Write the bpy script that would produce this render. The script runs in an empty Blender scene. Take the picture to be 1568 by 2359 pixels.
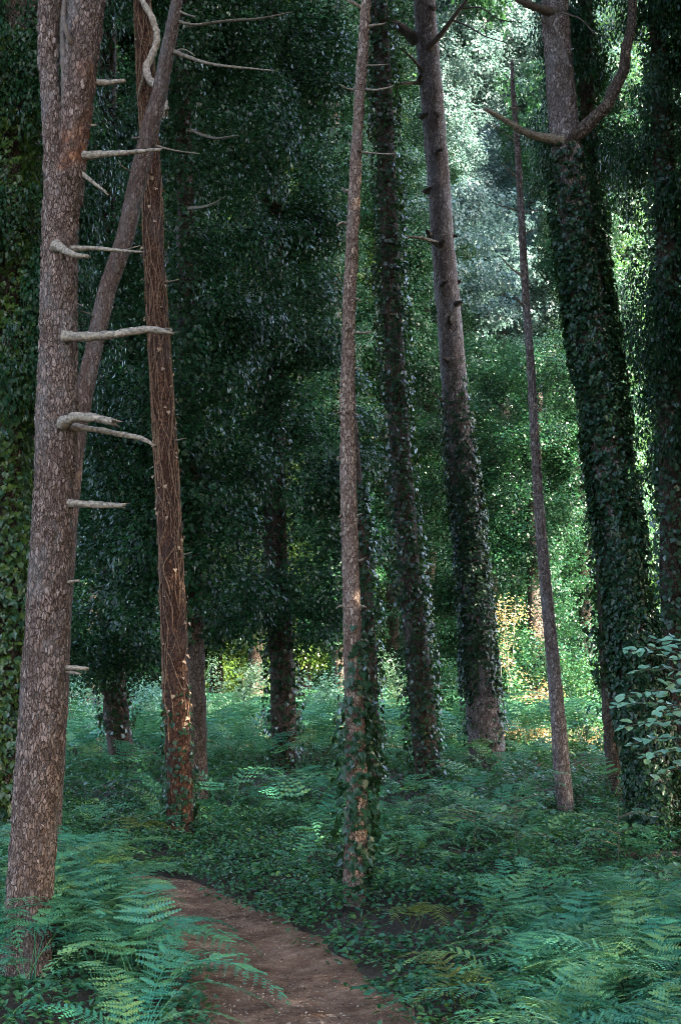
import bpy, math, random
import numpy as np
from mathutils import Vector, Matrix, Euler

random.seed(7)
RNG = np.random.default_rng(7)
R = math.radians
SC = bpy.context.scene
COL = SC.collection

# ------------------------------------------------------------------ camera
IW, IH, FP = 1568.0, 2358.0, 3000.0          # measuring frame of the photograph and focal length in its pixels
CAMZ = 1.62
PITCH = math.atan((1580 - IH / 2) / FP)
cam_d = bpy.data.cameras.new('camera'); cam = bpy.data.objects.new('camera', cam_d); COL.objects.link(cam)
cam_d.sensor_fit = 'VERTICAL'; cam_d.sensor_height = 36; cam_d.lens = FP / IH * 36
cam_d.clip_start = 0.05; cam_d.clip_end = 2000
cam.location = (0, 0, CAMZ); cam.rotation_euler = (R(90) + PITCH, 0, 0)
SC.camera = cam

# ------------------------------------------------------------------ world, sun, exposure
SUN_AZ, SUN_EL = R(125), R(36)                # clockwise from the viewing direction, above the horizon
world = bpy.data.worlds.new('World'); SC.world = world; world.use_nodes = True
wn = world.node_tree.nodes; wl = world.node_tree.links; wn.clear()
sky = wn.new('ShaderNodeTexSky'); sky.sky_type = 'NISHITA'; sky.sun_disc = False
sky.sun_elevation = SUN_EL; sky.sun_rotation = SUN_AZ; sky.air_density = 1.0; sky.dust_density = 3.5; sky.ozone_density = 0.6
bg = wn.new('ShaderNodeBackground'); bg.inputs['Strength'].default_value = 0.15
wo = wn.new('ShaderNodeOutputWorld'); wl.new(sky.outputs[0], bg.inputs[0]); wl.new(bg.outputs[0], wo.inputs[0])
sun_d = bpy.data.lights.new('sun', 'SUN'); sun_d.energy = 4.0; sun_d.angle = R(0.5); sun_d.color = (1.0, 0.89, 0.70)
sun = bpy.data.objects.new('sun', sun_d); COL.objects.link(sun)
sdir = Vector((math.sin(SUN_AZ) * math.cos(SUN_EL), math.cos(SUN_AZ) * math.cos(SUN_EL), math.sin(SUN_EL)))
sun.rotation_euler = sdir.to_track_quat('Z', 'Y').to_euler(); sun.location = (20, 20, 40)
SC.view_settings.view_transform = 'Standard'; SC.view_settings.look = 'None'
SC.view_settings.gamma = 1.0; SC.view_settings.exposure = 4.3
cy = SC.cycles
cy.max_bounces = 4; cy.diffuse_bounces = 2; cy.glossy_bounces = 2; cy.transmission_bounces = 2; cy.volume_bounces = 0
cy.transparent_max_bounces = 4; cy.use_denoising = True; cy.filter_width = 0.9; cy.denoising_prefilter = 'NONE'; cy.sample_clamp_indirect = 4.0; cy.use_adaptive_sampling = True; cy.adaptive_threshold = 0.008

# ------------------------------------------------------------------ measuring
CP, SP = math.cos(PITCH), math.sin(PITCH)
def ray(x, y):
    a, b = (x - IW / 2), (IH / 2 - y)
    return np.array([a, FP * CP - b * SP, FP * SP + b * CP])
def at(x, y, D):
    d = ray(x, y); return np.array([0, 0, CAMZ]) + d * (D / d[1])
def ground_at(x, y, z=0.0):
    d = ray(x, y); return np.array([0, 0, CAMZ]) + d * ((z - CAMZ) / d[2])
def ppm(D):                                   # photograph pixels for one metre at that depth
    return FP / D

# ------------------------------------------------------------------ noise in numpy
def _h(ix, iy, iz, k):
    n = (ix * 374761393 + iy * 668265263 + iz * 2147483647 + k * 1274126177).astype(np.int64) & 0xffffffff
    n = ((n ^ (n >> 13)) * 1274126177) & 0xffffffff
    n = ((n ^ (n >> 16)) * 2246822519) & 0xffffffff
    return ((n ^ (n >> 15)) & 0xffffff) / float(0xffffff)
def vnoise(P, k=0):
    P = np.asarray(P, float); I = np.floor(P).astype(np.int64); F = P - I; F = F * F * (3 - 2 * F)
    out = 0
    for dx in (0, 1):
        for dy in (0, 1):
            for dz in (0, 1):
                w = (F[:, 0] if dx else 1 - F[:, 0]) * (F[:, 1] if dy else 1 - F[:, 1]) * (F[:, 2] if dz else 1 - F[:, 2])
                out = out + w * _h(I[:, 0] + dx, I[:, 1] + dy, I[:, 2] + dz, k)
    return out * 2 - 1
def worley(P, k=0):
    P = np.asarray(P, float); I = np.floor(P).astype(np.int64); n = len(P)
    f1 = np.full(n, 9.0); f2 = np.full(n, 9.0); cid = np.zeros(n)
    for dx in (-1, 0, 1):
        for dy in (-1, 0, 1):
            for dz in (-1, 0, 1):
                a, b, c = I[:, 0] + dx, I[:, 1] + dy, I[:, 2] + dz
                q = np.stack([a + _h(a, b, c, k + 1), b + _h(a, b, c, k + 2), c + _h(a, b, c, k + 3)], 1)
                d = np.sqrt(((q - P) ** 2).sum(1)); r = _h(a, b, c, k + 4)
                near = d < f1
                f2 = np.where(near, f1, np.minimum(f2, d)); cid = np.where(near, r, cid); f1 = np.where(near, d, f1)
    return f1, f2, cid

# ------------------------------------------------------------------ meshes and objects
def mesh_np(name, V, F, smooth=False, attrs=None):
    V = np.asarray(V, np.float32); F = np.asarray(F, np.int32)
    m = bpy.data.meshes.new(name); k = F.shape[1]
    m.vertices.add(len(V)); m.vertices.foreach_set('co', V.ravel())
    m.loops.add(F.size); m.loops.foreach_set('vertex_index', F.ravel())
    m.polygons.add(len(F)); m.polygons.foreach_set('loop_start', np.arange(len(F), dtype=np.int32) * k)
    if smooth: m.polygons.foreach_set('use_smooth', np.ones(len(F), bool))
    for a, vals in (attrs or {}).items():
        at_ = m.attributes.new(a, 'FLOAT', 'POINT'); at_.data.foreach_set('value', np.asarray(vals, np.float32))
    m.update(calc_edges=True); m.validate()
    return m
def link(name, mesh, mat=None, parent=None, loc=None):
    o = bpy.data.objects.new(name, mesh); COL.objects.link(o)
    if mat is not None and len(mesh.materials) == 0: mesh.materials.append(mat)
    if parent is not None: o.parent = parent
    if loc is not None: o.location = loc
    return o
def part(name, V, F, mat, parent, smooth=False, attrs=None, kind=None):
    off = np.array(parent.location) if parent is not None and parent.parent is None else np.zeros(3)
    if parent is not None and parent.parent is not None:
        off = np.array(parent.parent.location) + np.array(parent.location)
    o = link(name, mesh_np(name, np.asarray(V) - off, F, smooth, attrs), mat, parent)
    if kind: o['kind'] = kind
    return o
def thing(name, label, cat, loc, group=None):
    o = bpy.data.objects.new(name, None); COL.objects.link(o); o.location = loc; o.empty_display_size = 0.2
    o['label'] = label; o['category'] = cat
    if group: o['group'] = group
    return o
def structure(o):
    o['kind'] = 'structure'; return o

# leaf templates: rows (along, across, up), faces of one size
TPL = {
 'rhomb': (np.array([[0, 0, 0], [.42, .5, .10], [1, 0, -.06], [.42, -.5, .10]]), np.array([[0, 1, 2, 3]])),
 'ivy': (np.array([[0, 0, 0], [-.12, .38, .05], [.30, .52, .09], [.52, .27, .05], [1, 0, -.12], [.52, -.27, .05], [.30, -.52, .09], [-.12, -.38, .05]]),
         np.array([[0, 4, 3, 2, 1], [0, 7, 6, 5, 4]])),
 'oval': (np.array([[0, 0, 0], [.10, .26, .04], [.42, .42, .07], [.76, .29, .02], [1, 0, -.10], [.76, -.29, .02], [.42, -.42, .07], [.10, -.26, .04]]),
          np.array([[0, 4, 3, 2, 1], [0, 7, 6, 5, 4]])),
}
def unit(v): return v / np.maximum(np.linalg.norm(v, axis=-1, keepdims=True), 1e-9)
def leaves(pos, nrm, tip, length, width, tpl='rhomb'):
    T, F = TPL[tpl]; n = len(pos)
    nrm = unit(nrm); tip = unit(tip - nrm * (tip * nrm).sum(1, keepdims=True)); b = np.cross(nrm, tip)
    L = np.broadcast_to(np.asarray(length, float), (n,)); W = np.broadcast_to(np.asarray(width, float), (n,))
    V = (pos[:, None, :] + tip[:, None, :] * (T[None, :, 0:1] * L[:, None, None]) + b[:, None, :] * (T[None, :, 1:2] * W[:, None, None])
         + nrm[:, None, :] * (T[None, :, 2:3] * L[:, None, None]))
    FF = (F[None] + (np.arange(n) * len(T))[:, None, None]).reshape(-1, F.shape[1])
    return V.reshape(-1, 3), FF
def rnd(n, s=1.0): return RNG.normal(0, s, (n, 3))

def frames(P):
    T = np.gradient(P, axis=0); T = unit(T)
    ref = np.array([0, 1.0, 0]) if abs(T[0][1]) < .9 else np.array([1.0, 0, 0])
    N = np.zeros_like(P); n = ref
    for i in range(len(P)):
        n = n - T[i] * n.dot(T[i]); n = n / np.linalg.norm(n); N[i] = n
    return T, N, np.cross(T, N)
def tube(P, r, sides=8, cap=True):
    P = np.asarray(P, float); r = np.broadcast_to(np.asarray(r, float), (len(P),)); T, N, B = frames(P)
    a = np.linspace(0, 2 * np.pi, sides, endpoint=False)
    V = P[:, None, :] + r[:, None, None] * (np.cos(a)[None, :, None] * N[:, None, :] + np.sin(a)[None, :, None] * B[:, None, :])
    i = np.arange(len(P) - 1)[:, None] * sides; j = np.arange(sides)[None]; j2 = (j + 1) % sides
    F = np.stack([i + j, i + j2, i + sides + j2, i + sides + j], -1).reshape(-1, 4)
    V = V.reshape(-1, 3)
    if cap:
        n = len(V); V = np.vstack([V, P[0], P[-1]])
        e = (len(P) - 1) * sides; k = np.arange(0, sides, 2)
        c1 = np.stack([np.full(len(k), n), (k + 2) % sides, (k + 1) % sides, k], 1)
        c2 = np.stack([np.full(len(k), n + 1), e + k, e + (k + 1) % sides, e + (k + 2) % sides], 1)
        F = np.vstack([F, c1, c2])
    return V, F
def resample(P, r, step, smooth=3):
    P = np.asarray(P, float); r = np.asarray(r, float)
    s = np.concatenate([[0], np.cumsum(np.linalg.norm(np.diff(P, axis=0), axis=1))])
    n = max(4, int(s[-1] / step) + 1); t = np.linspace(0, s[-1], n)
    # smooth cubic interpolation (Catmull-Rom tangents)
    m = np.gradient(np.column_stack([P, r]), s, axis=0); Y = np.column_stack([P, r])
    k = np.clip(np.searchsorted(s, t, 'right') - 1, 0, len(s) - 2); h = (s[k + 1] - s[k])[:, None]; u = ((t - s[k]) / (s[k + 1] - s[k]))[:, None]
    Q = (2*u**3 - 3*u**2 + 1) * Y[k] + (u**3 - 2*u**2 + u) * h * m[k] + (-2*u**3 + 3*u**2) * Y[k + 1] + (u**3 - u**2) * h * m[k + 1]
    return Q[:, :3], np.maximum(Q[:, 3], .002)
def bark_tube(P, r, sides, step, cell=.05, depth=.008, stretch=.30, lump=.06, seed=0):
    """a trunk or limb whose bark plates are real relief; returns verts, faces and a value per plate"""
    Q, rr = resample(P, r, step); V, F = tube(Q, rr, sides, True)
    n = len(Q) * sides; ctr = np.repeat(Q, sides, 0); out = V[:n] - ctr; rad = np.repeat(rr, sides)
    out = unit(out)
    W = V[:n] + rnd(n, .0) ; warp = np.stack([vnoise(W * 9 + 3, 5), vnoise(W * 9 + 31, 6), vnoise(W * 7, 8)], 1) * cell * .7 + np.stack([vnoise(W * 38 + 3, 5), vnoise(W * 38 + 31, 6), vnoise(W * 30, 8)], 1) * cell * .38
    f1, f2, cid = worley((W + warp) * np.array([1, 1, stretch]) / cell, seed)
    e = np.clip((f2 - f1) / (.06 + .16 * (1 + vnoise(W / .06, 17)) + .5 * np.clip(vnoise(W / .15, 18), 0, 1)), 0, 1); e = e * e * (3 - 2 * e)
    d = depth * (e * (.55 + .9 * cid) - .6) + rad * lump * vnoise(W * np.array([3, 3, 1.1]) / .35, 11) + depth * .35 * vnoise(W / .012, 3)
    V[:n] += out * d[:, None]
    plate = np.concatenate([cid, [.5, .5]]); edge = np.concatenate([e, [1, 1]])
    return V, F, {'plate': plate, 'edge': edge}

# ------------------------------------------------------------------ materials
def mat_new(name):
    m = bpy.data.materials.new(name); m.use_nodes = True; nt = m.node_tree; nt.nodes.clear()
    return m, nt, nt.nodes.new, nt.links.new
def ramp(nt, stops):
    r = nt.nodes.new('ShaderNodeValToRGB'); e = r.color_ramp.elements
    while len(e) < len(stops): e.new(.5)
    for q, (p, c) in zip(e, stops): q.position = p; q.color = (*c, 1)
    return r
def mat_leaf(name, cols, rough=.38, trans=.28, spec=.5, objvar=.0, tcol=None):
    m, nt, N, L = mat_new(name)
    g = N('ShaderNodeNewGeometry'); oi = N('ShaderNodeObjectInfo')
    add = N('ShaderNodeMath'); add.operation = 'MULTIPLY_ADD'; L(oi.outputs['Random'], add.inputs[0]); add.inputs[1].default_value = objvar
    sc_ = N('ShaderNodeMath'); sc_.operation = 'MULTIPLY'; L(g.outputs['Random Per Island'], sc_.inputs[0]); sc_.inputs[1].default_value = 1 - objvar
    L(sc_.outputs[0], add.inputs[2])
    n = len(cols); r = ramp(nt, [(i / (n - 1) if n > 1 else 0, c) for i, c in enumerate(cols)]); L(add.outputs[0], r.inputs[0])
    p = N('ShaderNodeBsdfPrincipled'); L(r.outputs[0], p.inputs['Base Color']); p.inputs['Roughness'].default_value = rough
    p.inputs['Specular IOR Level'].default_value = spec
    t = N('ShaderNodeBsdfTranslucent')
    mx = N('ShaderNodeMix'); mx.data_type = 'RGBA'; mx.inputs['Factor'].default_value = .5; L(r.outputs[0], mx.inputs['A']); mx.inputs['B'].default_value = (*(tcol or (.10, .22, .02)), 1)
    L(mx.outputs['Result'], t.inputs['Color'])
    ms = N('ShaderNodeMixShader'); ms.inputs[0].default_value = trans; L(p.outputs[0], ms.inputs[1]); L(t.outputs[0], ms.inputs[2])
    o = N('ShaderNodeOutputMaterial'); L(ms.outputs[0], o.inputs['Surface'])
    return m
def mat_bark(name, plates, crack, lichen=(.22, .27, .30), lich=.35, rough=.85, bump=.9, scale=1.0, rust=False):
    """flaky bark: sharp-edged scales of differing tone, thin dark fissures, fine grain"""
    m, nt, N, L = mat_new(name)
    tc = N('ShaderNodeTexCoord'); e = N('ShaderNodeAttribute'); e.attribute_name = 'edge'
    mp = N('ShaderNodeMapping'); L(tc.outputs['Object'], mp.inputs['Vector']); mp.inputs['Scale'].default_value = (scale, scale, scale * .36)
    wz = N('ShaderNodeTexNoise'); L(mp.outputs[0], wz.inputs['Vector']); wz.inputs['Scale'].default_value = 34; wz.inputs['Detail'].default_value = 3
    wa = N('ShaderNodeVectorMath'); wa.operation = 'MULTIPLY_ADD'; L(wz.outputs['Color'], wa.inputs[0]); wa.inputs[1].default_value = (.035, .035, .035); L(mp.outputs[0], wa.inputs[2])
    v1 = N('ShaderNodeTexVoronoi'); v1.feature = 'F1'; L(wa.outputs[0], v1.inputs['Vector']); v1.inputs['Scale'].default_value = 42
    v2 = N('ShaderNodeTexVoronoi'); v2.feature = 'DISTANCE_TO_EDGE'; L(wa.outputs[0], v2.inputs['Vector']); v2.inputs['Scale'].default_value = 42
    sv = N('ShaderNodeSeparateColor'); L(v1.outputs['Color'], sv.inputs[0])
    nz = N('ShaderNodeTexNoise'); L(mp.outputs[0], nz.inputs['Vector']); nz.inputs['Scale'].default_value = 110; nz.inputs['Detail'].default_value = 6; nz.inputs['Roughness'].default_value = .75
    ad = N('ShaderNodeMath'); ad.operation = 'MULTIPLY_ADD'; L(sv.outputs[0], ad.inputs[0]); ad.inputs[1].default_value = .34
    a2 = N('ShaderNodeMath'); a2.operation = 'MULTIPLY_ADD'; L(nz.outputs['Fac'], a2.inputs[0]); a2.inputs[1].default_value = 1.0; a2.inputs[2].default_value = -.17; L(a2.outputs[0], ad.inputs[2])
    n = len(plates); r = ramp(nt, [(.22 + .56 * i / (n - 1), c) for i, c in enumerate(plates)]); L(ad.outputs[0], r.inputs[0])
    cr = N('ShaderNodeMapRange'); L(v2.outputs['Distance'], cr.inputs['Value']); cr.inputs['From Min'].default_value = .02; cr.inputs['From Max'].default_value = .13
    em = N('ShaderNodeMath'); em.operation = 'MULTIPLY_ADD'; L(e.outputs['Fac'], em.inputs[0]); em.inputs[1].default_value = .6; em.inputs[2].default_value = .4
    cm = N('ShaderNodeMath'); cm.operation = 'MULTIPLY'; L(cr.outputs[0], cm.inputs[0]); L(em.outputs[0], cm.inputs[1])
    mx = N('ShaderNodeMix'); mx.data_type = 'RGBA'; L(cm.outputs[0], mx.inputs['Factor']); mx.inputs['A'].default_value = (*crack, 1); L(r.outputs[0], mx.inputs['B'])
    n2 = N('ShaderNodeTexNoise'); L(mp.outputs[0], n2.inputs['Vector']); n2.inputs['Scale'].default_value = 3.2; n2.inputs['Detail'].default_value = 7; n2.inputs['Roughness'].default_value = .75
    lr = N('ShaderNodeMapRange'); L(n2.outputs['Fac'], lr.inputs['Value']); lr.inputs['From Min'].default_value = .5; lr.inputs['From Max'].default_value = .68; lr.inputs['To Max'].default_value = lich
    m2 = N('ShaderNodeMix'); m2.data_type = 'RGBA'; L(lr.outputs[0], m2.inputs['Factor']); L(mx.outputs['Result'], m2.inputs['A']); m2.inputs['B'].default_value = (*lichen, 1)
    col = m2.outputs['Result']
    if rust:                                                     # a band of fresh orange bark
        ra = N('ShaderNodeAttribute'); ra.attribute_name = 'rust'; m3 = N('ShaderNodeMix'); m3.data_type = 'RGBA'; L(ra.outputs['Fac'], m3.inputs['Factor']); L(col, m3.inputs['A'])
        r3_ = ramp(nt, [(.3, (.035, .013, .008)), (.5, (.115, .045, .022)), (.72, (.22, .105, .055))]); L(ad.outputs[0], r3_.inputs[0]); L(r3_.outputs[0], m3.inputs['B']); col = m3.outputs['Result']
    p = N('ShaderNodeBsdfPrincipled'); L(col, p.inputs['Base Color']); p.inputs['Roughness'].default_value = rough; p.inputs['Specular IOR Level'].default_value = .2
    hs = N('ShaderNodeMath'); hs.operation = 'ADD'; L(cm.outputs[0], hs.inputs[0]); L(ad.outputs[0], hs.inputs[1])
    b = N('ShaderNodeBump'); b.inputs['Strength'].default_value = bump; b.inputs['Distance'].default_value = .008; L(hs.outputs[0], b.inputs['Height']); L(b.outputs[0], p.inputs['Normal'])
    o = N('ShaderNodeOutputMaterial'); L(p.outputs[0], o.inputs['Surface'])
    return m
def mat_wood(name, c1, c2, scale=30, rough=.75):
    m, nt, N, L = mat_new(name)
    tc = N('ShaderNodeTexCoord'); nz = N('ShaderNodeTexNoise'); L(tc.outputs['Object'], nz.inputs['Vector']); nz.inputs['Scale'].default_value = scale; nz.inputs['Detail'].default_value = 6
    r = ramp(nt, [(.32, c1), (.68, c2)]); L(nz.outputs['Fac'], r.inputs[0])
    p = N('ShaderNodeBsdfPrincipled'); L(r.outputs[0], p.inputs['Base Color']); p.inputs['Roughness'].default_value = rough
    b = N('ShaderNodeBump'); b.inputs['Strength'].default_value = .5; b.inputs['Distance'].default_value = .01; L(nz.outputs['Fac'], b.inputs['Height']); L(b.outputs[0], p.inputs['Normal'])
    o = N('ShaderNodeOutputMaterial'); L(p.outputs[0], o.inputs['Surface'])
    return m
def mat_ground(name, c, scales, rough=.95, bump=.6):
    m, nt, N, L = mat_new(name)
    tc = N('ShaderNodeTexCoord')
    n1 = N('ShaderNodeTexNoise'); L(tc.outputs['Object'], n1.inputs['Vector']); n1.inputs['Scale'].default_value = scales[0]; n1.inputs['Detail'].default_value = 8; n1.inputs['Roughness'].default_value = .65
    n2 = N('ShaderNodeTexNoise'); L(tc.outputs['Object'], n2.inputs['Vector']); n2.inputs['Scale'].default_value = scales[1]; n2.inputs['Detail'].default_value = 5; n2.inputs['Roughness'].default_value = .8
    av = N('ShaderNodeMath'); av.operation = 'ADD'; L(n1.outputs['Fac'], av.inputs[0]); L(n2.outputs['Fac'], av.inputs[1])
    hf = N('ShaderNodeMath'); hf.operation = 'MULTIPLY'; hf.inputs[1].default_value = .5; L(av.outputs[0], hf.inputs[0])
    n = len(c); r = ramp(nt, [(.36 + .28 * i / (n - 1), k) for i, k in enumerate(c)]); L(hf.outputs[0], r.inputs[0])
    p = N('ShaderNodeBsdfPrincipled'); L(r.outputs[0], p.inputs['Base Color']); p.inputs['Roughness'].default_value = rough; p.inputs['Specular IOR Level'].default_value = .2
    b = N('ShaderNodeBump'); b.inputs['Strength'].default_value = bump; b.inputs['Distance'].default_value = .02; L(n2.outputs['Fac'], b.inputs['Height']); L(b.outputs[0], p.inputs['Normal'])
    o = N('ShaderNodeOutputMaterial'); L(p.outputs[0], o.inputs['Surface'])
    return m

M = {}
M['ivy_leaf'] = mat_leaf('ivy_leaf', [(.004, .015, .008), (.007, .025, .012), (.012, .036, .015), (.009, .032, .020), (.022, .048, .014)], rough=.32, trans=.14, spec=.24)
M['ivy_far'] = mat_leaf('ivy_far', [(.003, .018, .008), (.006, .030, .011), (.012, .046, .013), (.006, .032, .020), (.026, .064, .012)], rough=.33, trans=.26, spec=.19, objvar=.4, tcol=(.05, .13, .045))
M['fern'] = mat_leaf('fern', [(.020, .115, .070), (.032, .150, .095), (.064, .180, .075), (.044, .170, .120), (.095, .20, .075), (.14, .20, .06)], rough=.5, trans=.30, objvar=.75, spec=.16, tcol=(.09, .22, .05))
M['fern_yellow'] = mat_leaf('fern_yellow', [(.07, .12, .035), (.10, .13, .03), (.11, .11, .035)], rough=.6, trans=.30, objvar=.6, spec=.3, tcol=(.2, .2, .03))
M['bramble'] = mat_leaf('bramble', [(.010, .056, .028), (.018, .082, .040), (.036, .105, .034), (.025, .095, .055), (.065, .125, .030)], rough=.42, trans=.22, spec=.25)
M['hazel'] = mat_leaf('hazel', [(.11, .25, .17), (.15, .30, .20), (.21, .31, .15)], rough=.42, trans=.25, objvar=.9)
M['seedling'] = mat_leaf('seedling', [(.03, .095, .055), (.045, .12, .07), (.07, .14, .06)], rough=.42, trans=.25, objvar=.9)
M['sunlit_gold_leaf'] = mat_leaf('sunlit_gold_leaf', [(.16, .15, .06), (.26, .20, .10), (.34, .25, .14)], rough=.5, trans=.4, tcol=(.4, .30, .10))  # warm sunlight on the bushes put into the leaf colour
M['dead_leaf'] = mat_leaf('dead_leaf', [(.05, .026, .014), (.14, .085, .05), (.30, .215, .145), (.45, .36, .27)], rough=.7, trans=.1, tcol=(.2, .12, .05))
M['hazed_leaf'] = mat_leaf('hazed_leaf', [(.038, .082, .074), (.055, .112, .104), (.085, .145, .14)], rough=.45, trans=.35, objvar=.3, tcol=(.12, .21, .18))  # haze and brightness of the far gap put into a paler, bluer leaf
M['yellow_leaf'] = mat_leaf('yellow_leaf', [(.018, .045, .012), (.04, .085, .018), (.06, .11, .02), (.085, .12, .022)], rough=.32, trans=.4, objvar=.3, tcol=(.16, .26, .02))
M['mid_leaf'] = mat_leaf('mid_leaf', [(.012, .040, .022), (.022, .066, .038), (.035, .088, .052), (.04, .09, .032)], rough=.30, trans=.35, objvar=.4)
M['needle'] = mat_leaf('needle', [(.025, .075, .055), (.04, .10, .07), (.05, .11, .09)], rough=.45, trans=.2, objvar=.3)
M['bark_pine'] = mat_bark('bark_pine', [(.040, .027, .021), (.100, .069, .057), (.150, .108, .092), (.27, .215, .195)], (.024, .014, .010), scale=1.3, lich=.5, lichen=(.13, .135, .14), rust=True)
M['bark_grey'] = mat_bark('bark_grey', [(.05, .039, .037), (.125, .10, .096), (.20, .168, .165), (.36, .33, .33)], (.045, .030, .026), lich=.25)
M['bark_brown'] = mat_bark('bark_brown', [(.03, .02, .016), (.075, .053, .043), (.115, .083, .07), (.21, .165, .145)], (.05, .03, .024), lich=.2)
M['bark_red'] = mat_bark('bark_red', [(.028, .012, .007), (.062, .028, .017), (.105, .050, .030), (.17, .095, .062)], (.02, .009, .006), lich=.08)
M['bark_slim'] = mat_bark('bark_slim', [(.07, .047, .037), (.16, .115, .095), (.25, .19, .155), (.42, .345, .29)], (.06, .032, .024), lich=.25, lichen=(.3, .27, .25), scale=1.3)
M['bark_dark'] = mat_bark('bark_dark', [(.035, .026, .020), (.07, .05, .04), (.11, .08, .065), (.15, .12, .10)], (.02, .014, .01), lich=.1)
M['dead_wood'] = mat_wood('dead_wood', (.036, .029, .022), (.205, .168, .125), 52)
M['pale_wood'] = mat_wood('pale_wood', (.09, .068, .05), (.40, .345, .29), 30)
M['twig'] = mat_wood('twig', (.03, .021, .016), (.075, .055, .042), 30)
M['vine'] = mat_wood('vine', (.05, .022, .012), (.20, .115, .065), 40)
M['stem'] = mat_wood('stem', (.02, .022, .012), (.05, .045, .025), 20)
M['soil'] = mat_ground('soil', [(.012, .010, .007), (.030, .022, .015), (.05, .038, .024)], (1.2, 30))
M['path'] = mat_ground('path', [(.038, .018, .009), (.14, .072, .041), (.27, .155, .096), (.50, .33, .23)], (5, 110), bump=1.0)

# ------------------------------------------------------------------ ground and path
def gz(x, y):
    x = np.atleast_1d(np.asarray(x, float)); y = np.atleast_1d(np.asarray(y, float))
    P = np.stack([x, y, 0 * x], 1)
    return .10 * vnoise(P / 3.1, 21) * np.clip((np.hypot(x, y) - 4) / 10, .15, 1) + .35 * np.clip((y - 17) / 10, 0, 1) * vnoise(P / 4.3, 23) + .03 * vnoise(P / .8, 22) - .02
EDGE = [(460, 985, 2358), (428, 880, 2260), (392, 740, 2160), (330, 640, 2095), (262, 520, 2052), (200, 420, 2022)]
PL = [ground_at(a, y)[:2] for a, b, y in EDGE]; PR = [ground_at(b, y)[:2] for a, b, y in EDGE]
PL = [np.array([-.55, -6]), np.array([-.6, 0]), np.array([-.62, 4])] + PL + [np.array([-3.6, 12.3]), np.array([-6.5, 13.0]), np.array([-11, 13.2])]
PR = [np.array([.75, -6]), np.array([.6, 0]), np.array([.48, 4])] + PR + [np.array([-3.2, 13.3]), np.array([-6.4, 14.2]), np.array([-11, 14.4])]
PL = np.array(PL); PR = np.array(PR)
def dens(A, n):
    s = np.linspace(0, len(A) - 1, n); return np.stack([np.interp(s, np.arange(len(A)), A[:, k]) for k in (0, 1)], 1)
PLd, PRd = dens(PL, 260), dens(PR, 260)
for A in (PLd, PRd):
    for _ in range(6): A[1:-1] = (A[:-2] + 2 * A[1:-1] + A[2:]) / 4
PC = (PLd + PRd) / 2; PWD = np.linalg.norm(PLd - PRd, axis=1) / 2
def path_dist(xy):
    """distance outside the path's edge (negative inside)"""
    d = np.linalg.norm(xy[:, None, :] - PC[None, :, :], axis=2); k = d.argmin(1)
    return d[np.arange(len(xy)), k] - PWD[k]
def side_right(xy):
    d = np.linalg.norm(xy[:, None, :] - PC[None], axis=2); k = np.clip(d.argmin(1), 1, len(PC) - 2)
    t = PC[k + 1] - PC[k - 1]; v = xy - PC[k]
    return t[:, 0] * v[:, 1] - t[:, 1] * v[:, 0] < 0

def axis_pts(segs):
    out = []
    for a, b, s in segs: out += list(np.arange(a, b, s))
    return np.array(out + [segs[-1][1]])
gx = axis_pts([(-220, -40, 30), (-40, -12, 2), (-12, 12, .25), (12, 40, 2), (40, 220, 30)])
gy = axis_pts([(-60, -8, 4), (-8, 30, .25), (30, 60, 1.5), (60, 300, 30)])
GX, GY = np.meshgrid(gx, gy); gv = np.stack([GX.ravel(), GY.ravel()], 1)
zz = gz(gv[:, 0], gv[:, 1]); near = (np.abs(gv[:, 0]) < 14) & (gv[:, 1] < 16) & (gv[:, 1] > -8)
zz[near] -= np.clip(.07 - path_dist(gv[near]) * .5, 0, .17)
nx = len(gx); ii = (np.arange(len(gy) - 1)[:, None] * nx + np.arange(nx - 1)[None]).ravel()
GFm = np.stack([ii, ii + 1, ii + nx + 1, ii + nx], 1)
ground = structure(link('forest_floor', mesh_np('forest_floor', np.column_stack([gv, zz]), GFm, True), M['soil']))
nw = 26; t = np.linspace(-.08, 1.08, nw); n_ = 700
PLf, PRf = dens(PLd, n_), dens(PRd, n_)
wob = np.array([.05 * vnoise(np.array([[i * .06, k * 7.0, 0]]), 40)[0] for i in range(n_) for k in (0, 1)]).reshape(n_, 2)
pv = PLf[:, None, :] * (1 - t[None, :, None]) + PRf[:, None, :] * t[None, :, None]
pv[:, :, 0] += (wob[:, :1] * (1 - t) + wob[:, 1:] * t)
pv = pv.reshape(-1, 2); tt = np.tile(t, n_)
pz = gz(pv[:, 0], pv[:, 1]) - .055 - .035 * np.clip(1 - (2 * tt - 1) ** 2, 0, 1) + .006 * vnoise(np.column_stack([pv, 0 * tt]) / .07, 50) + .012 * vnoise(np.column_stack([pv, 0 * tt]) / .3, 51)
ii = (np.arange(n_ - 1)[:, None] * nw + np.arange(nw - 1)[None]).ravel()
path = structure(link('path', mesh_np('path', np.column_stack([pv, pz]), np.stack([ii, ii + 1, ii + nw + 1, ii + nw], 1), True), M['path']))

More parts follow.
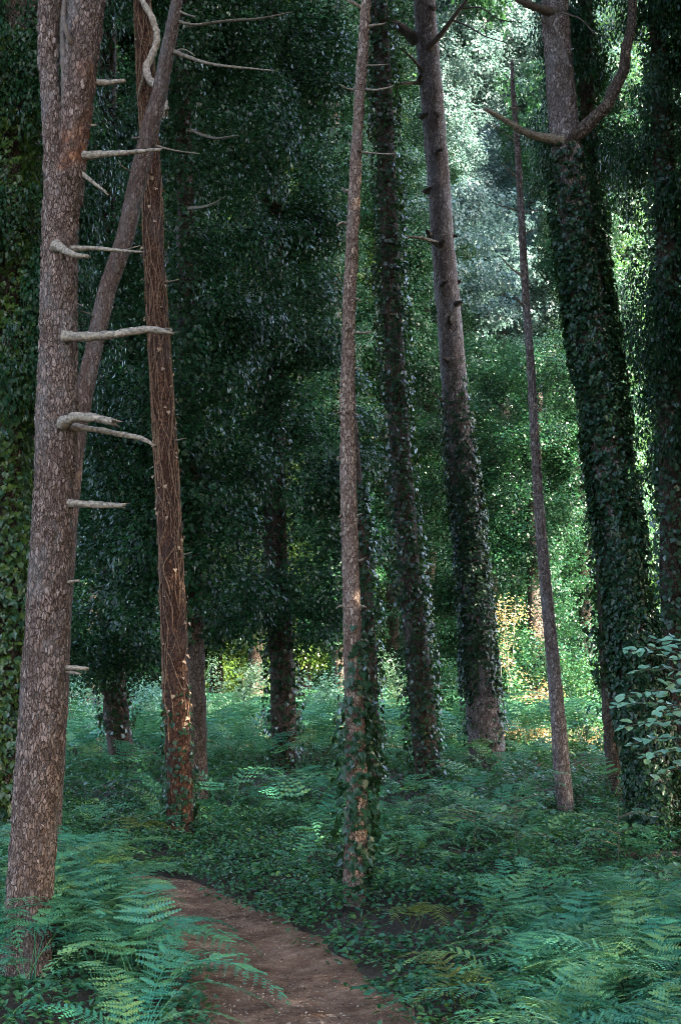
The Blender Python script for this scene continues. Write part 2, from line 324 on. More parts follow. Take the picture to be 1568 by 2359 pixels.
# ------------------------------------------------------------------ trees
def trunk_pts(pts, D, top_add=4.0, foot=True, lean=0.0):
    """pixel rows (x, y, width) from the base upwards at depth D -> points and radii, run on above the frame"""
    P = [at(x, y, D) for x, y, w in pts]; r = [w / 2 / ppm(D) for x, y, w in pts]
    if foot:
        z = gz(P[0][0], D)[0]; k = P[0].copy(); k[2] = min(z - .2, P[0][2] - .1); P = [k] + P; r = [r[0] * 1.12] + r
    if top_add > 0:
        d = (P[-1] - P[-2]); d = d / np.linalg.norm(d)
        for f in (.33, .66, 1): P.append(P[len(pts) - 1 + (1 if foot else 0)] + d * top_add * f); r.append(max(.02, r[len(pts) - 1 + (1 if foot else 0)] * (1 - .75 * f)))
    P = np.array(P); P[:, 1] += lean * (P[:, 2] - P[0, 2])
    return P, np.array(r)
def base_D(y): return float(ground_at(784, y)[1])
def limb(parent, pts, w0, w1, D, mat, name='branch', sides=9, seed=0, broken=True, bark=False):
    """a branch from pixel rows (x, y, depth offset) with widths in pixels"""
    P = np.array([at(x, y, D + dz) for x, y, dz in pts]); r = np.linspace(w0, w1, len(pts)) / 2 / ppm(D)
    Q, rr = resample(P, r, max(.015, r.max() * .4)); sl = np.linspace(0, np.linalg.norm(P[-1] - P[0]), len(Q)); rr = rr * (1 + .35 * np.exp(-sl / (r[0] * 1.4)))
    if bark:
        V, F, A = bark_tube(P, r, 16, .03, cell=.04, depth=.004, seed=seed); return part(name, V, F, mat, parent, True, A)
    V, F = tube(Q, rr, sides)
    n = len(Q) * sides; c = np.repeat(Q, sides, 0); o = V[:n] - c
    V[:n] = c + o * (1 + .28 * vnoise(V[:n] * np.array([14, 30, 30]) / .5 + seed * 3.1, seed)[:, None])
    if broken:                                                   # ragged snapped end
        d = unit(Q[-1] - Q[-2])
        for q in range(1, 4):
            s = slice(n - q * sides, n - (q - 1) * sides); V[s] += d * (RNG.uniform(-.7, 1.6, (sides, 1)) * rr[-1] * 1.9 / q)
    return part(name, V, F, mat, parent, True)
TREES = {}
def rust_of(V):
    z0, z1 = at(150, 400, 7.8)[2], at(150, 235, 7.8)[2]
    z = V[:, 2] + .5 * (V[:, 0] - at(175, 300, 7.8)[0]) * -1.6 + .22 * vnoise(V / .16, 77)
    side = np.clip((V[:, 0] - at(138, 300, 7.8)[0]) / .05, 0, 1)
    return np.clip((z - z0) / .10, 0, 1) * np.clip((z1 + .10 - z) / .38, 0, 1) * .85 * side * np.clip(.75 + .8 * vnoise(V / .05, 78), .1, 1)
def make_tree(key, name, label, pts, mat, D=None, cell=.05, depth=.008, sides=40, step=.022, top_add=4.0, group=None, lump=.06, lean=0.0, seed=0, flare=1.0):
    D = D or base_D(pts[0][1])
    P, r = trunk_pts(pts, D, top_add, lean=lean)
    root = thing(name, label, 'tree', (P[0][0], P[0][1], float(gz(P[0][0], P[0][1])[0])), group)
    V, F, A = bark_tube(P, r, sides, step, cell, depth, lump=lump, seed=seed)
    if flare > 1:
        z = V[:, 2] - root.location.z; k = 1 + (flare - 1) * np.clip(1 - z / .35, 0, 1) ** 2
        V[:, 0] = P[0][0] + (V[:, 0] - P[0][0]) * k; V[:, 1] = P[0][1] + (V[:, 1] - P[0][1]) * k
    if mat.name == 'bark_pine': A['rust'] = rust_of(V)
    part('trunk', V, F, mat, root, True, A)
    TREES[key] = (root, P, r, D); return root

def ivy_on(key, z0, z1, n, size, thick, tpl='ivy', mat='ivy_leaf', dens_fn=None, n_single=0, arc=None, name='ivy'):
    """shingled ivy leaves hugging a trunk between two heights"""
    root, P, r, D = TREES[key]
    order = np.argsort(P[:, 2]); zP, PP, rp = P[order, 2], P[order], r[order]
    m = int(n * 1.6); z = RNG.uniform(z0, z1, m); a = RNG.uniform(0, 2 * np.pi, m)
    if arc is not None: a = RNG.normal(arc[0], arc[1], m)
    lump_ = vnoise(np.stack([np.cos(a) * 1.6, np.sin(a) * 1.6, z * 1.5], 1), 60 + int(D))
    keep = RNG.uniform(0, 1, m) < np.clip(.95 + .8 * lump_, .12, 1) * (1 if dens_fn is None else dens_fn(z, a))
    z, a, lump_ = z[keep][:n], a[keep][:n], lump_[keep][:n]; k = len(z)
    c = np.stack([np.interp(z, zP, PP[:, 0]), np.interp(z, zP, PP[:, 1]), z], 1); rad = np.interp(z, zP, rp)
    out = np.stack([np.cos(a), np.sin(a), 0 * a], 1)
    fade = np.clip((z - z0) / .4, .25, 1) * np.clip((z1 - z) / .8, .2, 1)
    off = rad + .012 + thick * fade * np.clip(.35 + .5 * lump_ + RNG.uniform(-.2, .35, k), 0.02, 1.3)
    pos = c + out * off[:, None]
    nrm = out * .85 + np.array([0, 0, .45]) + rnd(k, .34); tip = np.array([0, 0, -1.0]) + rnd(k, .45)
    s = size * (.45 + .95 * RNG.beta(1.6, 1.8, k))
    front = -out[:, 1] + s / size * .5                        # those facing the path show largest
    idx = np.argsort(-front); single = idx[:n_single]; rest = idx[n_single:]
    o = None
    if len(rest):
        V, F = leaves(pos[rest], nrm[rest], tip[rest], s[rest], s[rest] * .92, tpl)
        o = part(name, V, F, M[mat], root, False, None, 'stuff')
    if n_single:
        T, FT = TPL[tpl]; T = T * np.array([1, .92, 1])
        ms = mesh_np('ivy_leaf', T, FT); ms.materials.append(M[mat])
        nn = unit(nrm); tp = unit(tip - nn * (tip * nn).sum(1, keepdims=True)); bb = np.cross(nn, tp)
        for i in single:
            q = bpy.data.objects.new('ivy_leaf', ms); COL.objects.link(q); q.parent = root
            mtx = Matrix(((tp[i][0], bb[i][0], nn[i][0]), (tp[i][1], bb[i][1], nn[i][1]), (tp[i][2], bb[i][2], nn[i][2])))
            q.location = Vector(pos[i]) - root.location; q.rotation_euler = mtx.to_euler(); q.scale = (s[i],) * 3
    return o
def ivy_stems(key, z0, z1, n, rad=.006, mat='vine', name='ivy_stem', wander=1.0, join=True):
    """thin climbing stems on a trunk, wandering over its surface"""
    root, P, r, D = TREES[key]; order = np.argsort(P[:, 2]); zP, PP, rp = P[order, 2], P[order], r[order]
    VV, FF, nv = [], [], 0
    for i in range(n):
        za = RNG.uniform(z0, z1 - .5); zb = min(z1, za + RNG.uniform(.5, 2.6)); k = int((zb - za) / .05) + 4
        z = np.linspace(za, zb, k); a = RNG.uniform(0, 6.28) + np.cumsum(RNG.normal(0, .16 * wander, k))
        a = np.convolve(np.pad(a, 2, 'edge'), np.ones(5) / 5, 'valid')
        rr = np.interp(z, zP, rp) + RNG.uniform(.004, .022)
        Q = np.stack([np.interp(z, zP, PP[:, 0]) + np.cos(a) * rr, np.interp(z, zP, PP[:, 1]) + np.sin(a) * rr, z], 1)
        V, F = tube(Q, np.linspace(1, .5, k) * rad * RNG.uniform(.5, 1.4), 4, False); VV.append(V); FF.append(F + nv); nv += len(V)
    return part(name, np.vstack(VV), np.vstack(FF), M[mat], root, True, None, 'stuff')
def stubs(key, rows, mat, name='branch_stub', length=18, w=9, seed=0):
    """short snapped stubs at pixel rows (x, y, side) : side -1 left, 1 right, 0 towards the path"""
    root, P, r, D = TREES[key]
    for i, (x, y, sd) in enumerate(rows):
        L_ = length * random.uniform(.6, 1.4)
        if sd == 0: q = [(x, y, -.0), (x + random.uniform(-5, 5), y - 3, -(r[2]) - L_ * .35 / ppm(D)), (x + random.uniform(-6, 6), y - 5, -(r[2]) - L_ * .8 / ppm(D))]
        else: q = [(x - sd * 6, y, 0), (x + sd * L_ * .5, y - 2, -.03), (x + sd * L_, y - random.uniform(-4, 6), -.05)]
        limb(root, q, w, w * .55, D, M[mat], name, 7, seed + i)

# --- the forked pine at the front left
T1 = [(58, 2232, 108), (66, 2120, 104), (80, 1900, 104), (94, 1700, 106), (104, 1550, 102), (114, 1350, 96), (122, 1180, 92), (130, 1000, 94), (134, 850, 90), (138, 600, 88), (142, 480, 88), (150, 395, 92)]
D1 = base_D(2232)
make_tree('pine_front', 'pine_tree', 'large forked pine with flaky pinkish bark and snapped branches beside the path', T1, M['bark_pine'], D1, cell=.045, depth=.008, sides=84, step=.012, top_add=0, seed=3, flare=1.12)
r1 = TREES['pine_front'][0]
for pts, w in (([(158, 470, 0.02), (168, 330, 0), (182, 220, -.02), (192, 110, -.02), (200, 0, 0), (214, -260, .1), (235, -900, .3), (250, -2200, .5)], [70, 72, 76, 82, 88, 74, 52, 26]),
               ([(136, 470, 0.03), (126, 330, .0), (117, 220, .02), (112, 110, .02), (116, 0, 0), (112, -260, -.1), (90, -900, -.3), (70, -2200, -.4)], [64, 54, 48, 50, 56, 52, 36, 18])):
    P = np.array([at(x, y, D1 + d) for x, y, d in pts]); V, F, A = bark_tube(P, np.array(w) / 2 / ppm(D1), 56, .014, .045, .008, seed=9)
    A['rust'] = rust_of(V); part('fork_limb', V, F, M['bark_pine'], r1, True, A)
limb(r1, [(156, 330, -.04), (150, 200, -.05), (146, 90, -.04), (150, -20, 0)], 20, 14, D1, M['twig'], 'dead_splinter', seed=4)
limb(r1, [(163, 300, -.09), (164, 235, -.10), (168, 165, -.11)], 7, 3, D1, M['twig'], 'dead_splinter', seed=5)
limb(r1, [(176, 110, -.08), (160, 88, -.13), (148, 45, -.15)], 16, 10, D1, M['twig'], 'dead_splinter', seed=6)
B1 = [([(218, 191, 0), (255, 189, -.03), (281, 187, -.05)], 15, 11), ([(178, 360, 0), (240, 355, -.08), (310, 350, -.14), (372, 344, -.18)], 21, 6),
      ([(178, 392, 0), (205, 412, -.05), (228, 430, -.08), (246, 444, -.1)], 13, 6), ([(160, 574, -.05), (215, 571, -.1), (285, 578, -.16), (330, 580, -.2)], 15, 4),
      ([(132, 566, -.12), (150, 576, -.2), (175, 588, -.26), (202, 590, -.28)], 22, 9), ([(148, 774, -.12), (205, 775, -.2), (280, 768, -.26), (340, 759, -.3), (384, 763, -.33)], 22, 15),
      ([(143, 975, -.12), (168, 962, -.2), (215, 962, -.26), (266, 974, -.3)], 26, 17), ([(165, 983, -.04), (215, 988, -.1), (290, 1002, -.15), (334, 1013, -.2), (352, 1023, -.21)], 17, 8),
      ([(150, 1158, -.03), (200, 1161, -.1), (286, 1164, -.16)], 19, 13), ([(140, 1340, 0), (165, 1339, -.05), (182, 1337, -.07)], 9, 5),
      ([(142, 1538, 0), (172, 1538, -.06), (196, 1540, -.08)], 14, 9), ([(145, 1548, 0), (172, 1549, -.06), (184, 1552, -.08)], 8, 5),
      ([(200, 290, 0), (222, 288, -.03)], 7, 4), ([(160, 782, 0), (192, 786, -.04)], 8, 4), ([(160, 690, 0), (192, 705, -.02)], 4, 2)]
for i, (p, a, b) in enumerate(B1): limb(r1, p, a, b, D1, M['dead_wood'], 'branch', 10, i)

# --- the grey pine leaning behind it
T2 = [(118, 1960, 46), (136, 1600, 44), (152, 1300, 42), (172, 1060, 42), (192, 925, 42), (218, 800, 42), (250, 660, 42), (284, 560, 43), (312, 440, 42), (345, 300, 42), (368, 210, 38), (388, 110, 34), (408, 0, 30)]
make_tree('pine_leaning', 'pine_tree', 'slender grey pine leaning right, its lower stem hidden by the forked pine', T2, M['bark_brown'], 11.5, cell=.04, depth=.005, sides=32, top_add=5, seed=5)
r2 = TREES['pine_leaning'][0]; D2 = 11.5
for i, (p, a, b) in enumerate([([(398, 118, 0), (430, 130, -.1), (480, 146, -.25), (560, 156, -.4), (632, 163, -.5)], 12, 3), ([(405, 118, 0), (425, 114, -.1), (450, 128, -.15)], 6, 2), ([(410, 25, 0), (432, 34, -.1), (448, 38, -.15)], 8, 3),
                              ([(412, 50, 0), (440, 56, -.1), (466, 56, -.2)], 9, 4), ([(360, 336, 0), (400, 346, -.1), (460, 354, -.2)], 6, 2), ([(312, 400, 0), (290, 388, -.1), (268, 372, -.2)], 5, 2), ([(232, 740, 0), (205, 722, -.1), (186, 716, -.2)], 5, 2),
                              ([(345, 326, 0), (325, 318, -.05), (308, 318, -.1)], 8, 4), ([(282, 580, 0), (300, 572, -.1), (322, 566, -.1)], 5, 2)]):
    limb(r2, p, a, b, D2, M['dead_wood'], 'branch', 8, 20 + i)

# --- the red trunk wrapped in dead ivy
T3 = [(412, 1950, 62), (414, 1850, 62), (410, 1700, 58), (405, 1550, 54), (397, 1380, 54), (390, 1200, 50), (382, 1040, 48), (374, 900, 46), (364, 740, 44), (355, 600, 46), (349, 430, 44), (340, 250, 40), (334, 120, 36), (328, 0, 34)]
D3 = base_D(1950)
make_tree('tree_red', 'tree', 'rusty red trunk wrapped in dry brown ivy stems', T3, M['bark_red'], D3, cell=.035, depth=.006, sides=36, step=.025, top_add=5, seed=7, flare=1.2)
r3 = TREES['tree_red'][0]
ivy_stems('tree_red', .9, 9.5, 170, .0065, wander=1.3)
V_ = limb(r3, [(314, -40, -.15), (330, 5, -.2), (352, 45, -.22), (362, 85, -.2), (352, 125, -.2), (338, 155, -.22), (344, 182, -.25), (366, 205, -.3), (376, 228, -.32), (380, 250, -.33)], 14, 20, D3, M['pale_wood'], 'dead_limb', 12, 33)
V_['label'] = 'bleached twisted dead limb without bark'
limb(r3, [(340, 160, -.2), (330, 180, -.16), (318, 225, -.12)], 12, 4, D3, M['dead_wood'], 'branch', 7, 35)
for i, (x, y, sd) in enumerate([(384, 650, 1), (402, 1015, 1), (416, 1278, 1), (384, 770, 1), (346, 505, 1)]):
    limb(r3, [(x - sd * 14, y, 0), (x + sd * 8, y - 2, -.05), (x + sd * 26, y - 6, -.08)], 7, 2, D3, M['dead_wood'], 'branch', 6, 40 + i)

# --- the slim pine beside the path
T7 = [(814, 2085, 52), (818, 2000, 52), (822, 1880, 48), (818, 1700, 46), (813, 1540, 42), (810, 1400, 40), (805, 1220, 38), (800, 1040, 35), (800, 880, 33), (804, 720, 32), (811, 560, 30), (818, 400, 29), (828, 220, 27), (838, 80, 26), (843, 0, 24)]
D7 = base_D(2085)
make_tree('pine_slim', 'pine_tree', 'slim pale pine at the right edge of the path, ivy round its foot', T7, M['bark_slim'], D7, cell=.032, depth=.006, sides=40, step=.016, top_add=4.5, seed=8)
r7 = TREES['pine_slim'][0]
for i, (p, a, b) in enumerate([([(836, 205, 0), (866, 207, -.06), (905, 199, -.1)], 7, 4), ([(826, 350, 0), (860, 353, -.06), (908, 355, -.1)], 7, 3), ([(818, 208, 0), (795, 202, -.05), (782, 194, -.06)], 6, 3),
                              ([(806, 764, 0), (834, 766, -.05), (852, 765, -.06)], 7, 5), ([(836, 150, 0), (866, 150, -.05), (895, 148, -.06)], 5, 2), ([(806, 440, 0), (795, 438, 0), (790, 436, 0)], 8, 5),
                              ([(840, 20, 0), (815, 8, -.04), (785, -10, -.06)], 10, 7), ([(842, 62, 0), (862, 58, -.04), (885, 55, -.05)], 8, 5)]):
    limb(r7, p, a, b, D7, M['dead_wood'], 'branch', 8, 50 + i)
stubs('pine_slim', [(818, 690, 1), (792, 515, -1), (818, 850, 1), (786, 952, -1), (816, 955, 1), (784, 1055, -1), (820, 1188, 1), (790, 1188, -1), (824, 1292, 1), (828, 1398, 1), (792, 1398, -1), (830, 1475, 1), (800, 1475, 0), (802, 760, 0), (800, 950, 0), (803, 1188, 0), (813, 590, 0), (826, 350, 0)], 'dead_wood', length=13, w=7, seed=70)

# --- the ivy-clad trunk just right of it
T8 = [(986, 1800, 58), (978, 1700, 58), (962, 1520, 55), (945, 1350, 52), (930, 1150, 50), (915, 950, 48), (905, 750, 46), (895, 500, 44), (884, 250, 42), (876, 60, 40), (872, 0, 40)]
D8 = base_D(1830)
make_tree('tree_ivy_mid', 'tree', 'dark ivy-clad trunk right of the slim pale pine', T8, M['bark_dark'], D8, top_add=6, sides=24, step=.06, seed=12)

# --- the big grey pine
T9 = [(1128, 1815, 92), (1118, 1700, 84), (1108, 1600, 76), (1094, 1400, 70), (1078, 1200, 66), (1062, 1060, 64), (1050, 940, 62), (1038, 780, 60), (1024, 620, 56), (1012, 450, 54), (1000, 300, 53), (987, 140, 56), (976, 0, 52)]
D9 = base_D(1800)
make_tree('pine_grey', 'pine_tree', 'tall grey pine with dark knots, ivy round its lower half', T9, M['bark_grey'], D9, cell=.085, depth=.011, sides=48, step=.045, top_add=7, seed=14, flare=1.1)
r9 = TREES['pine_grey'][0]
for i, (p, a, b, bk) in enumerate([([(958, 92, 0), (925, 66, -.2), (890, 45, -.3), (855, 34, -.4)], 26, 16, 'bark_grey'), ([(985, 110, -.2), (1010, 85, -.4), (1040, 45, -.6), (1078, -5, -.8)], 16, 9, 'twig'), ([(975, 168, -.1), (952, 138, -.3), (928, 116, -.4)], 9, 5, 'twig'),
                                  ([(1005, 560, -.2), (970, 548, -.4), (930, 545, -.5), (900, 538, -.6)], 10, 4, 'dead_wood'), ([(965, 190, -.1), (930, 192, -.3), (885, 205, -.4), (858, 206, -.5)], 10, 4, 'dead_wood'), ([(1035, 930, 0), (1012, 918, -.2), (995, 905, -.3)], 7, 3, 'twig')]):
    limb(r9, p, a, b, D9, M[bk], 'branch', 9, 80 + i)
stubs('pine_grey', [(1004, 265, 0), (975, 268, 0), (1012, 350, 0), (985, 440, 0), (1040, 545, 1), (1018, 560, 0), (1046, 655, 1), (1032, 740, 0), (1052, 745, 1), (1022, 830, 0), (1050, 835, 1), (1020, 655, 0), (970, 180, 0), (1005, 225, 1), (990, 540, 0), (992, 20, 0), (1056, 700, 0)], 'bark_dark', name='knot', length=9, w=13, seed=95)

# --- the thin dead-topped pine
T10 = [(1302, 1875, 40), (1294, 1780, 38), (1284, 1650, 34), (1270, 1500, 30), (1256, 1350, 27), (1242, 1180, 24), (1230, 1000, 21), (1222, 850, 20), (1211, 700, 19), (1204, 580, 18), (1196, 430, 16), (1188, 300, 14), (1180, 200, 11), (1178, 140, 8)]
D10 = base_D(1875)
make_tree('pine_thin', 'pine_tree', 'thin bare pine pole with a snapped top', T10, M['bark_grey'], D10, cell=.03, depth=.005, sides=24, step=.03, top_add=0, seed=18)
r10 = TREES['pine_thin'][0]
for i, (p, a, b) in enumerate([([(1188, 328, 0), (1160, 305, -.1), (1120, 280, -.2)], 4, 2), ([(1195, 415, 0), (1175, 395, -.1), (1155, 378, -.2)], 5, 2), ([(1208, 640, 0), (1180, 620, -.1), (1152, 592, -.2)], 6, 2), ([(1206, 655, 0), (1225, 662, -.1)], 4, 2), ([(1212, 710, 0), (1195, 695, -.1), (1182, 680, -.2)], 6, 3),
                              ([(1200, 490, 0), (1170, 478, -.1), (1140, 470, -.2)], 4, 2), ([(1200, 490, 0), (1222, 486, -.1), (1248, 484, -.2)], 4, 2), ([(1192, 250, 0), (1172, 248, -.1)], 5, 3), ([(1184, 255, 0), (1200, 250, -.1)], 5, 3), ([(1205, 540, 0), (1225, 530, -.1), (1240, 528, -.1)], 4, 2), ([(1226, 948, 0), (1240, 940, -.1)], 5, 3), ([(1228, 1080, 0), (1245, 1072, -.1)], 5, 3)]):
    limb(r10, p, a, b, D10, M['dead_wood'], 'branch', 6, 120 + i)

# --- the big ivy tree at the right
T11 = [(1512, 1950, 90), (1502, 1820, 84), (1480, 1650, 80), (1455, 1450, 78), (1428, 1250, 78), (1402, 1060, 78), (1376, 880, 78), (1352, 700, 80), (1330, 540, 78), (1312, 400, 76), (1298, 280, 72), (1286, 150, 68), (1276, 0, 64)]
D11 = base_D(1950)
make_tree('tree_ivy_big', 'tree', 'big trunk thickly clad in ivy with two bare curving limbs', T11, M['bark_grey'], D11, cell=.06, depth=.012, sides=44, step=.03, top_add=5, seed=23)
r11 = TREES['tree_ivy_big'][0]
limb(r11, [(1308, 325, -.1), (1344, 296, -.15), (1372, 268, -.2), (1394, 246, -.2), (1414, 203, -.2), (1436, 160, -.2), (1440, 118, -.2), (1452, 66, -.15), (1455, 0, -.1), (1450, -200, 0)], 34, 20, D11, M['bark_dark'], 'limb', 14, 140, False, True)
limb(r11, [(1295, 325, -.1), (1245, 316, -.2), (1205, 303, -.3), (1165, 278, -.4), (1122, 254, -.5)], 24, 9, D11, M['dead_wood'], 'limb', 10, 141)
limb(r11, [(1278, 28, -.1), (1240, 20, -.2), (1205, 5, -.3), (1180, -10, -.3)], 22, 14, D11, M['twig'], 'limb', 9, 142, False)
limb(r11, [(1290, 30, -.3), (1330, 40, -.4), (1370, 80, -.5)], 5, 2, D11, M['twig'], 'branch', 6, 143)
limb(r11, [(1280, 30, -.3), (1262, 60, -.4), (1240, 40, -.5)], 4, 2, D11, M['twig'], 'branch', 6, 144)

# --- bare boughs and twigs
limb(r9, [(1040, 45, -.6), (1080, 62, -.8), (1118, 84, -1.0), (1165, 98, -1.1)], 5, 2, D9, M['twig'], 'branch', 6, 150)
limb(r9, [(1060, 20, -.7), (1105, 18, -.9), (1150, 45, -1.1), (1200, 52, -1.2)], 5, 2, D9, M['twig'], 'branch', 6, 151)
limb(r9, [(1100, 72, -.9), (1120, 50, -1.0), (1152, 30, -1.1)], 3, 1.5, D9, M['twig'], 'branch', 5, 152)
# --- further dark trunks
OTHER = [
 ('tree_a', 'dark trunk close behind the red one, bare below its ivy', [(456, 1850, 46), (452, 1650, 46), (446, 1400, 44), (438, 1100, 42), (430, 700, 40), (424, 300, 38), (420, 0, 36)], 17.0),
 ('tree_b', 'dark trunk with hanging ivy between the forked pine and the red trunk', [(288, 1780, 62), (272, 1680, 58), (262, 1550, 54), (255, 1300, 50), (250, 900, 46), (248, 400, 42), (248, 0, 40)], base_D(1795)),
 ('tree_c', 'dark trunk under the darkest ivy mass, left of the slim pine', [(652, 1800, 62), (654, 1700, 58), (650, 1550, 56), (640, 1380, 54), (632, 1000, 50), (625, 500, 46), (620, 0, 42)], base_D(1805)),
 ('tree_d', 'dark trunk hidden close behind the slim pale pine', [(852, 1850, 42), (850, 1650, 42), (842, 1400, 38), (824, 1150, 30), (808, 950, 24), (806, 700, 20), (818, 400, 18), (836, 100, 16), (843, 0, 15)], 17.5),
 ('tree_e', 'dark bare-footed trunk left of the big ivy tree', [(1416, 1845, 40), (1410, 1700, 40), (1402, 1550, 40), (1394, 1380, 40), (1380, 1000, 38), (1360, 500, 36), (1345, 0, 34)], base_D(1845)),
 ('tree_f', 'dark trunk at the right edge behind the broad-leaved sapling', [(1556, 1880, 60), (1552, 1700, 58), (1548, 1400, 56), (1542, 1000, 54), (1532, 500, 50), (1518, 100, 46), (1514, 0, 44)], base_D(1880)),
 ('tree_g', 'ivy-clad trunk at the left edge behind the forked pine', [(14, 1900, 70), (16, 1600, 66), (18, 1300, 62), (22, 1000, 58), (28, 600, 54), (34, 200, 50), (38, 0, 48)], 14.0),
 ('tree_h', 'grey trunk showing between the forked pine and the left ivy', [(60, 1860, 46), (66, 1400, 44), (72, 900, 42), (78, 500, 40), (84, 0, 36)], 18.0),
 ('tree_i', 'dark trunk in the ferns between the dark ivy mass and the slim pine', [(782, 1700, 30), (780, 1500, 29), (776, 1200, 28), (772, 700, 26), (768, 0, 22)], base_D(1715)),
]
for i, (k, lab, pts, D) in enumerate(OTHER):
    make_tree(k, 'tree', lab, pts, M['bark_dark'] if k != 'tree_h' else M['bark_grey'], D, cell=.08, depth=.016, sides=22, step=.08, top_add=6, seed=30 + i)

# ------------------------------------------------------------------ ivy close on the trunks
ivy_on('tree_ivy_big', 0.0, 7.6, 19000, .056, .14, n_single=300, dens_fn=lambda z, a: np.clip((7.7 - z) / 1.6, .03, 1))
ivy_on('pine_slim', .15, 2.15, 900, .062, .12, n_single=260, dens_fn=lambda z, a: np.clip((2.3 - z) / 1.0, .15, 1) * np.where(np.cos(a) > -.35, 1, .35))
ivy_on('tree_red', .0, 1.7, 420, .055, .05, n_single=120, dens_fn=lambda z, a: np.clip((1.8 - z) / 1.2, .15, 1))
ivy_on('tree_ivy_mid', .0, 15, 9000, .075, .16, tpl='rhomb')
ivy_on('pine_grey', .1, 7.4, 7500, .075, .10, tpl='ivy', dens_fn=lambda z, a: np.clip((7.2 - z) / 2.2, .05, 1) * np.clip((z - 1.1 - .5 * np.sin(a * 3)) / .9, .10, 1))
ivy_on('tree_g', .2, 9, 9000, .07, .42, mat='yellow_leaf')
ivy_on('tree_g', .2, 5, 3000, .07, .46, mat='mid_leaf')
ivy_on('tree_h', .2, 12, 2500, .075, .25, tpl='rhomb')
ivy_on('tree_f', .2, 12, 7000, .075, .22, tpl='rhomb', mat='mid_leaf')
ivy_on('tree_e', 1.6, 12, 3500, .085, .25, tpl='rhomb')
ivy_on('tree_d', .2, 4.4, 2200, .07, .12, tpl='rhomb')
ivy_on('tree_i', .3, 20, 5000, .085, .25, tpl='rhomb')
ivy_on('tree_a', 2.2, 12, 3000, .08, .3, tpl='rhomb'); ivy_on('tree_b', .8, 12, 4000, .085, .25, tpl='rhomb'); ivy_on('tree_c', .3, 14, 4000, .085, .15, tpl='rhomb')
ivy_on('tree_red', 1.2, 7.5, 170, .042, .05, mat='dead_leaf', n_single=70, name='dead_ivy', dens_fn=lambda z, a: np.where(np.cos(a) > .1, 1, .4))

# ------------------------------------------------------------------ foliage masses: shared meshes, one part per tree
def mass(name, seed, height, radius, clusters, per, leaf, tpl='rhomb', narrow=.72, hollow=.35, mat='ivy_far'):
    """bushy column of leaf clumps from z=0 to height"""
    g = np.random.default_rng(seed)
    sup = max(8, clusters // 7); k = g.integers(0, sup, clusters)
    z = g.uniform(0, height, sup)[k] + g.normal(0, .30, clusters) * height / 5; a = g.uniform(0, 2 * np.pi, sup)[k] + g.normal(0, .42, clusters); z = np.clip(z, 0, height)
    rr = radius * np.sqrt(g.uniform(hollow ** 2, 1.15, sup))[k] * g.uniform(.75, 1.15, clusters)
    C = np.stack([np.cos(a) * rr, np.sin(a) * rr, z], 1); S = g.uniform(.18, .48, clusters)
    cn = np.stack([np.cos(a), np.sin(a), 0 * a], 1)
    k = (per * (S / .33) ** 2).astype(int); idx = np.repeat(np.arange(clusters), k); n = len(idx)
    d = unit(g.normal(0, 1, (n, 3)) + cn[idx] * .7 + np.array([0, 0, .25])); q = g.uniform(.45, 1.1, n)
    pos = C[idx] + d * (S[idx] * q)[:, None] * np.array([1.15, 1.15, .75])
    nrm = d * .7 + cn[idx] * .3 + np.array([0, 0, .55]) + g.normal(0, .42, (n, 3))
    tip = np.array([0, 0, -.9]) + d * .6 + g.normal(0, .4, (n, 3))
    s = leaf * g.uniform(.6, 1.3, n)
    V, F = leaves(pos, nrm, tip, s, s * narrow, tpl); m = mesh_np(name, V, F); m.materials.append(M[mat]); return m
SEG = 5.0
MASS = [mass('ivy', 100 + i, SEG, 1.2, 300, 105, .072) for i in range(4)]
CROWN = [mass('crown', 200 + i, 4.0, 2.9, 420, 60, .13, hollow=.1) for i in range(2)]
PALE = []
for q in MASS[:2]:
    q = q.copy(); q.materials[0] = M['hazed_leaf']; PALE.append(q)
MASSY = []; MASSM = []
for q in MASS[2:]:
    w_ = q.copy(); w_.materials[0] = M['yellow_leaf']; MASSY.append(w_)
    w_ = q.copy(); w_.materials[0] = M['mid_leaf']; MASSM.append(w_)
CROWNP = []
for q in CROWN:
    q = q.copy(); q.materials[0] = M['hazed_leaf']; CROWNP.append(q)
NEEDLE = [mass('crown', 300 + i, 4.5, 2.6, 330, 85, .17, narrow=.16, hollow=.1, mat='needle') for i in range(2)]
def add_mass(root, kind, x, y, z, s, sz=None, name='ivy', rot=None):
    o = bpy.data.objects.new(name, random.choice(kind)); COL.objects.link(o); o.parent = root
    o.location = Vector((x, y, z)) - root.location; o.rotation_euler = (0, 0, rot if rot is not None else random.uniform(0, 6.28)); o.scale = (s, s * random.choice((1, -1)), sz or s)
    o['kind'] = 'stuff' if name == 'ivy' else 'part'
    if name != 'ivy': del o['kind']
    return o
def axis_of(key, z):
    root, P, r, D = TREES[key]; o = np.argsort(P[:, 2]); return np.interp(z, P[o, 2], P[o, 0]), np.interp(z, P[o, 2], P[o, 1])
def clad(key, z0, z1, s=1.0):
    root = TREES[key][0]; z = z0
    while z < z1:
        x, y = axis_of(key, z + SEG / 2); add_mass(root, MASS, x + random.uniform(-.25, .25), y + random.uniform(-.2, .3), z, s * random.uniform(.9, 1.15), 1.0); z += SEG * .94
for k, a, b, s in (('tree_i', 2.6, 24, .8), ('tree_a', 2.4, 16, .95), ('tree_b', 1.75, 20, 1.1), ('tree_c', 2.4, 22, 1.05), ('tree_e', 9.0, 18, .5), ('tree_f', 4.0, 16, .5), ('tree_g', 4.5, 12, .55)):
    clad(k, a, b, s)
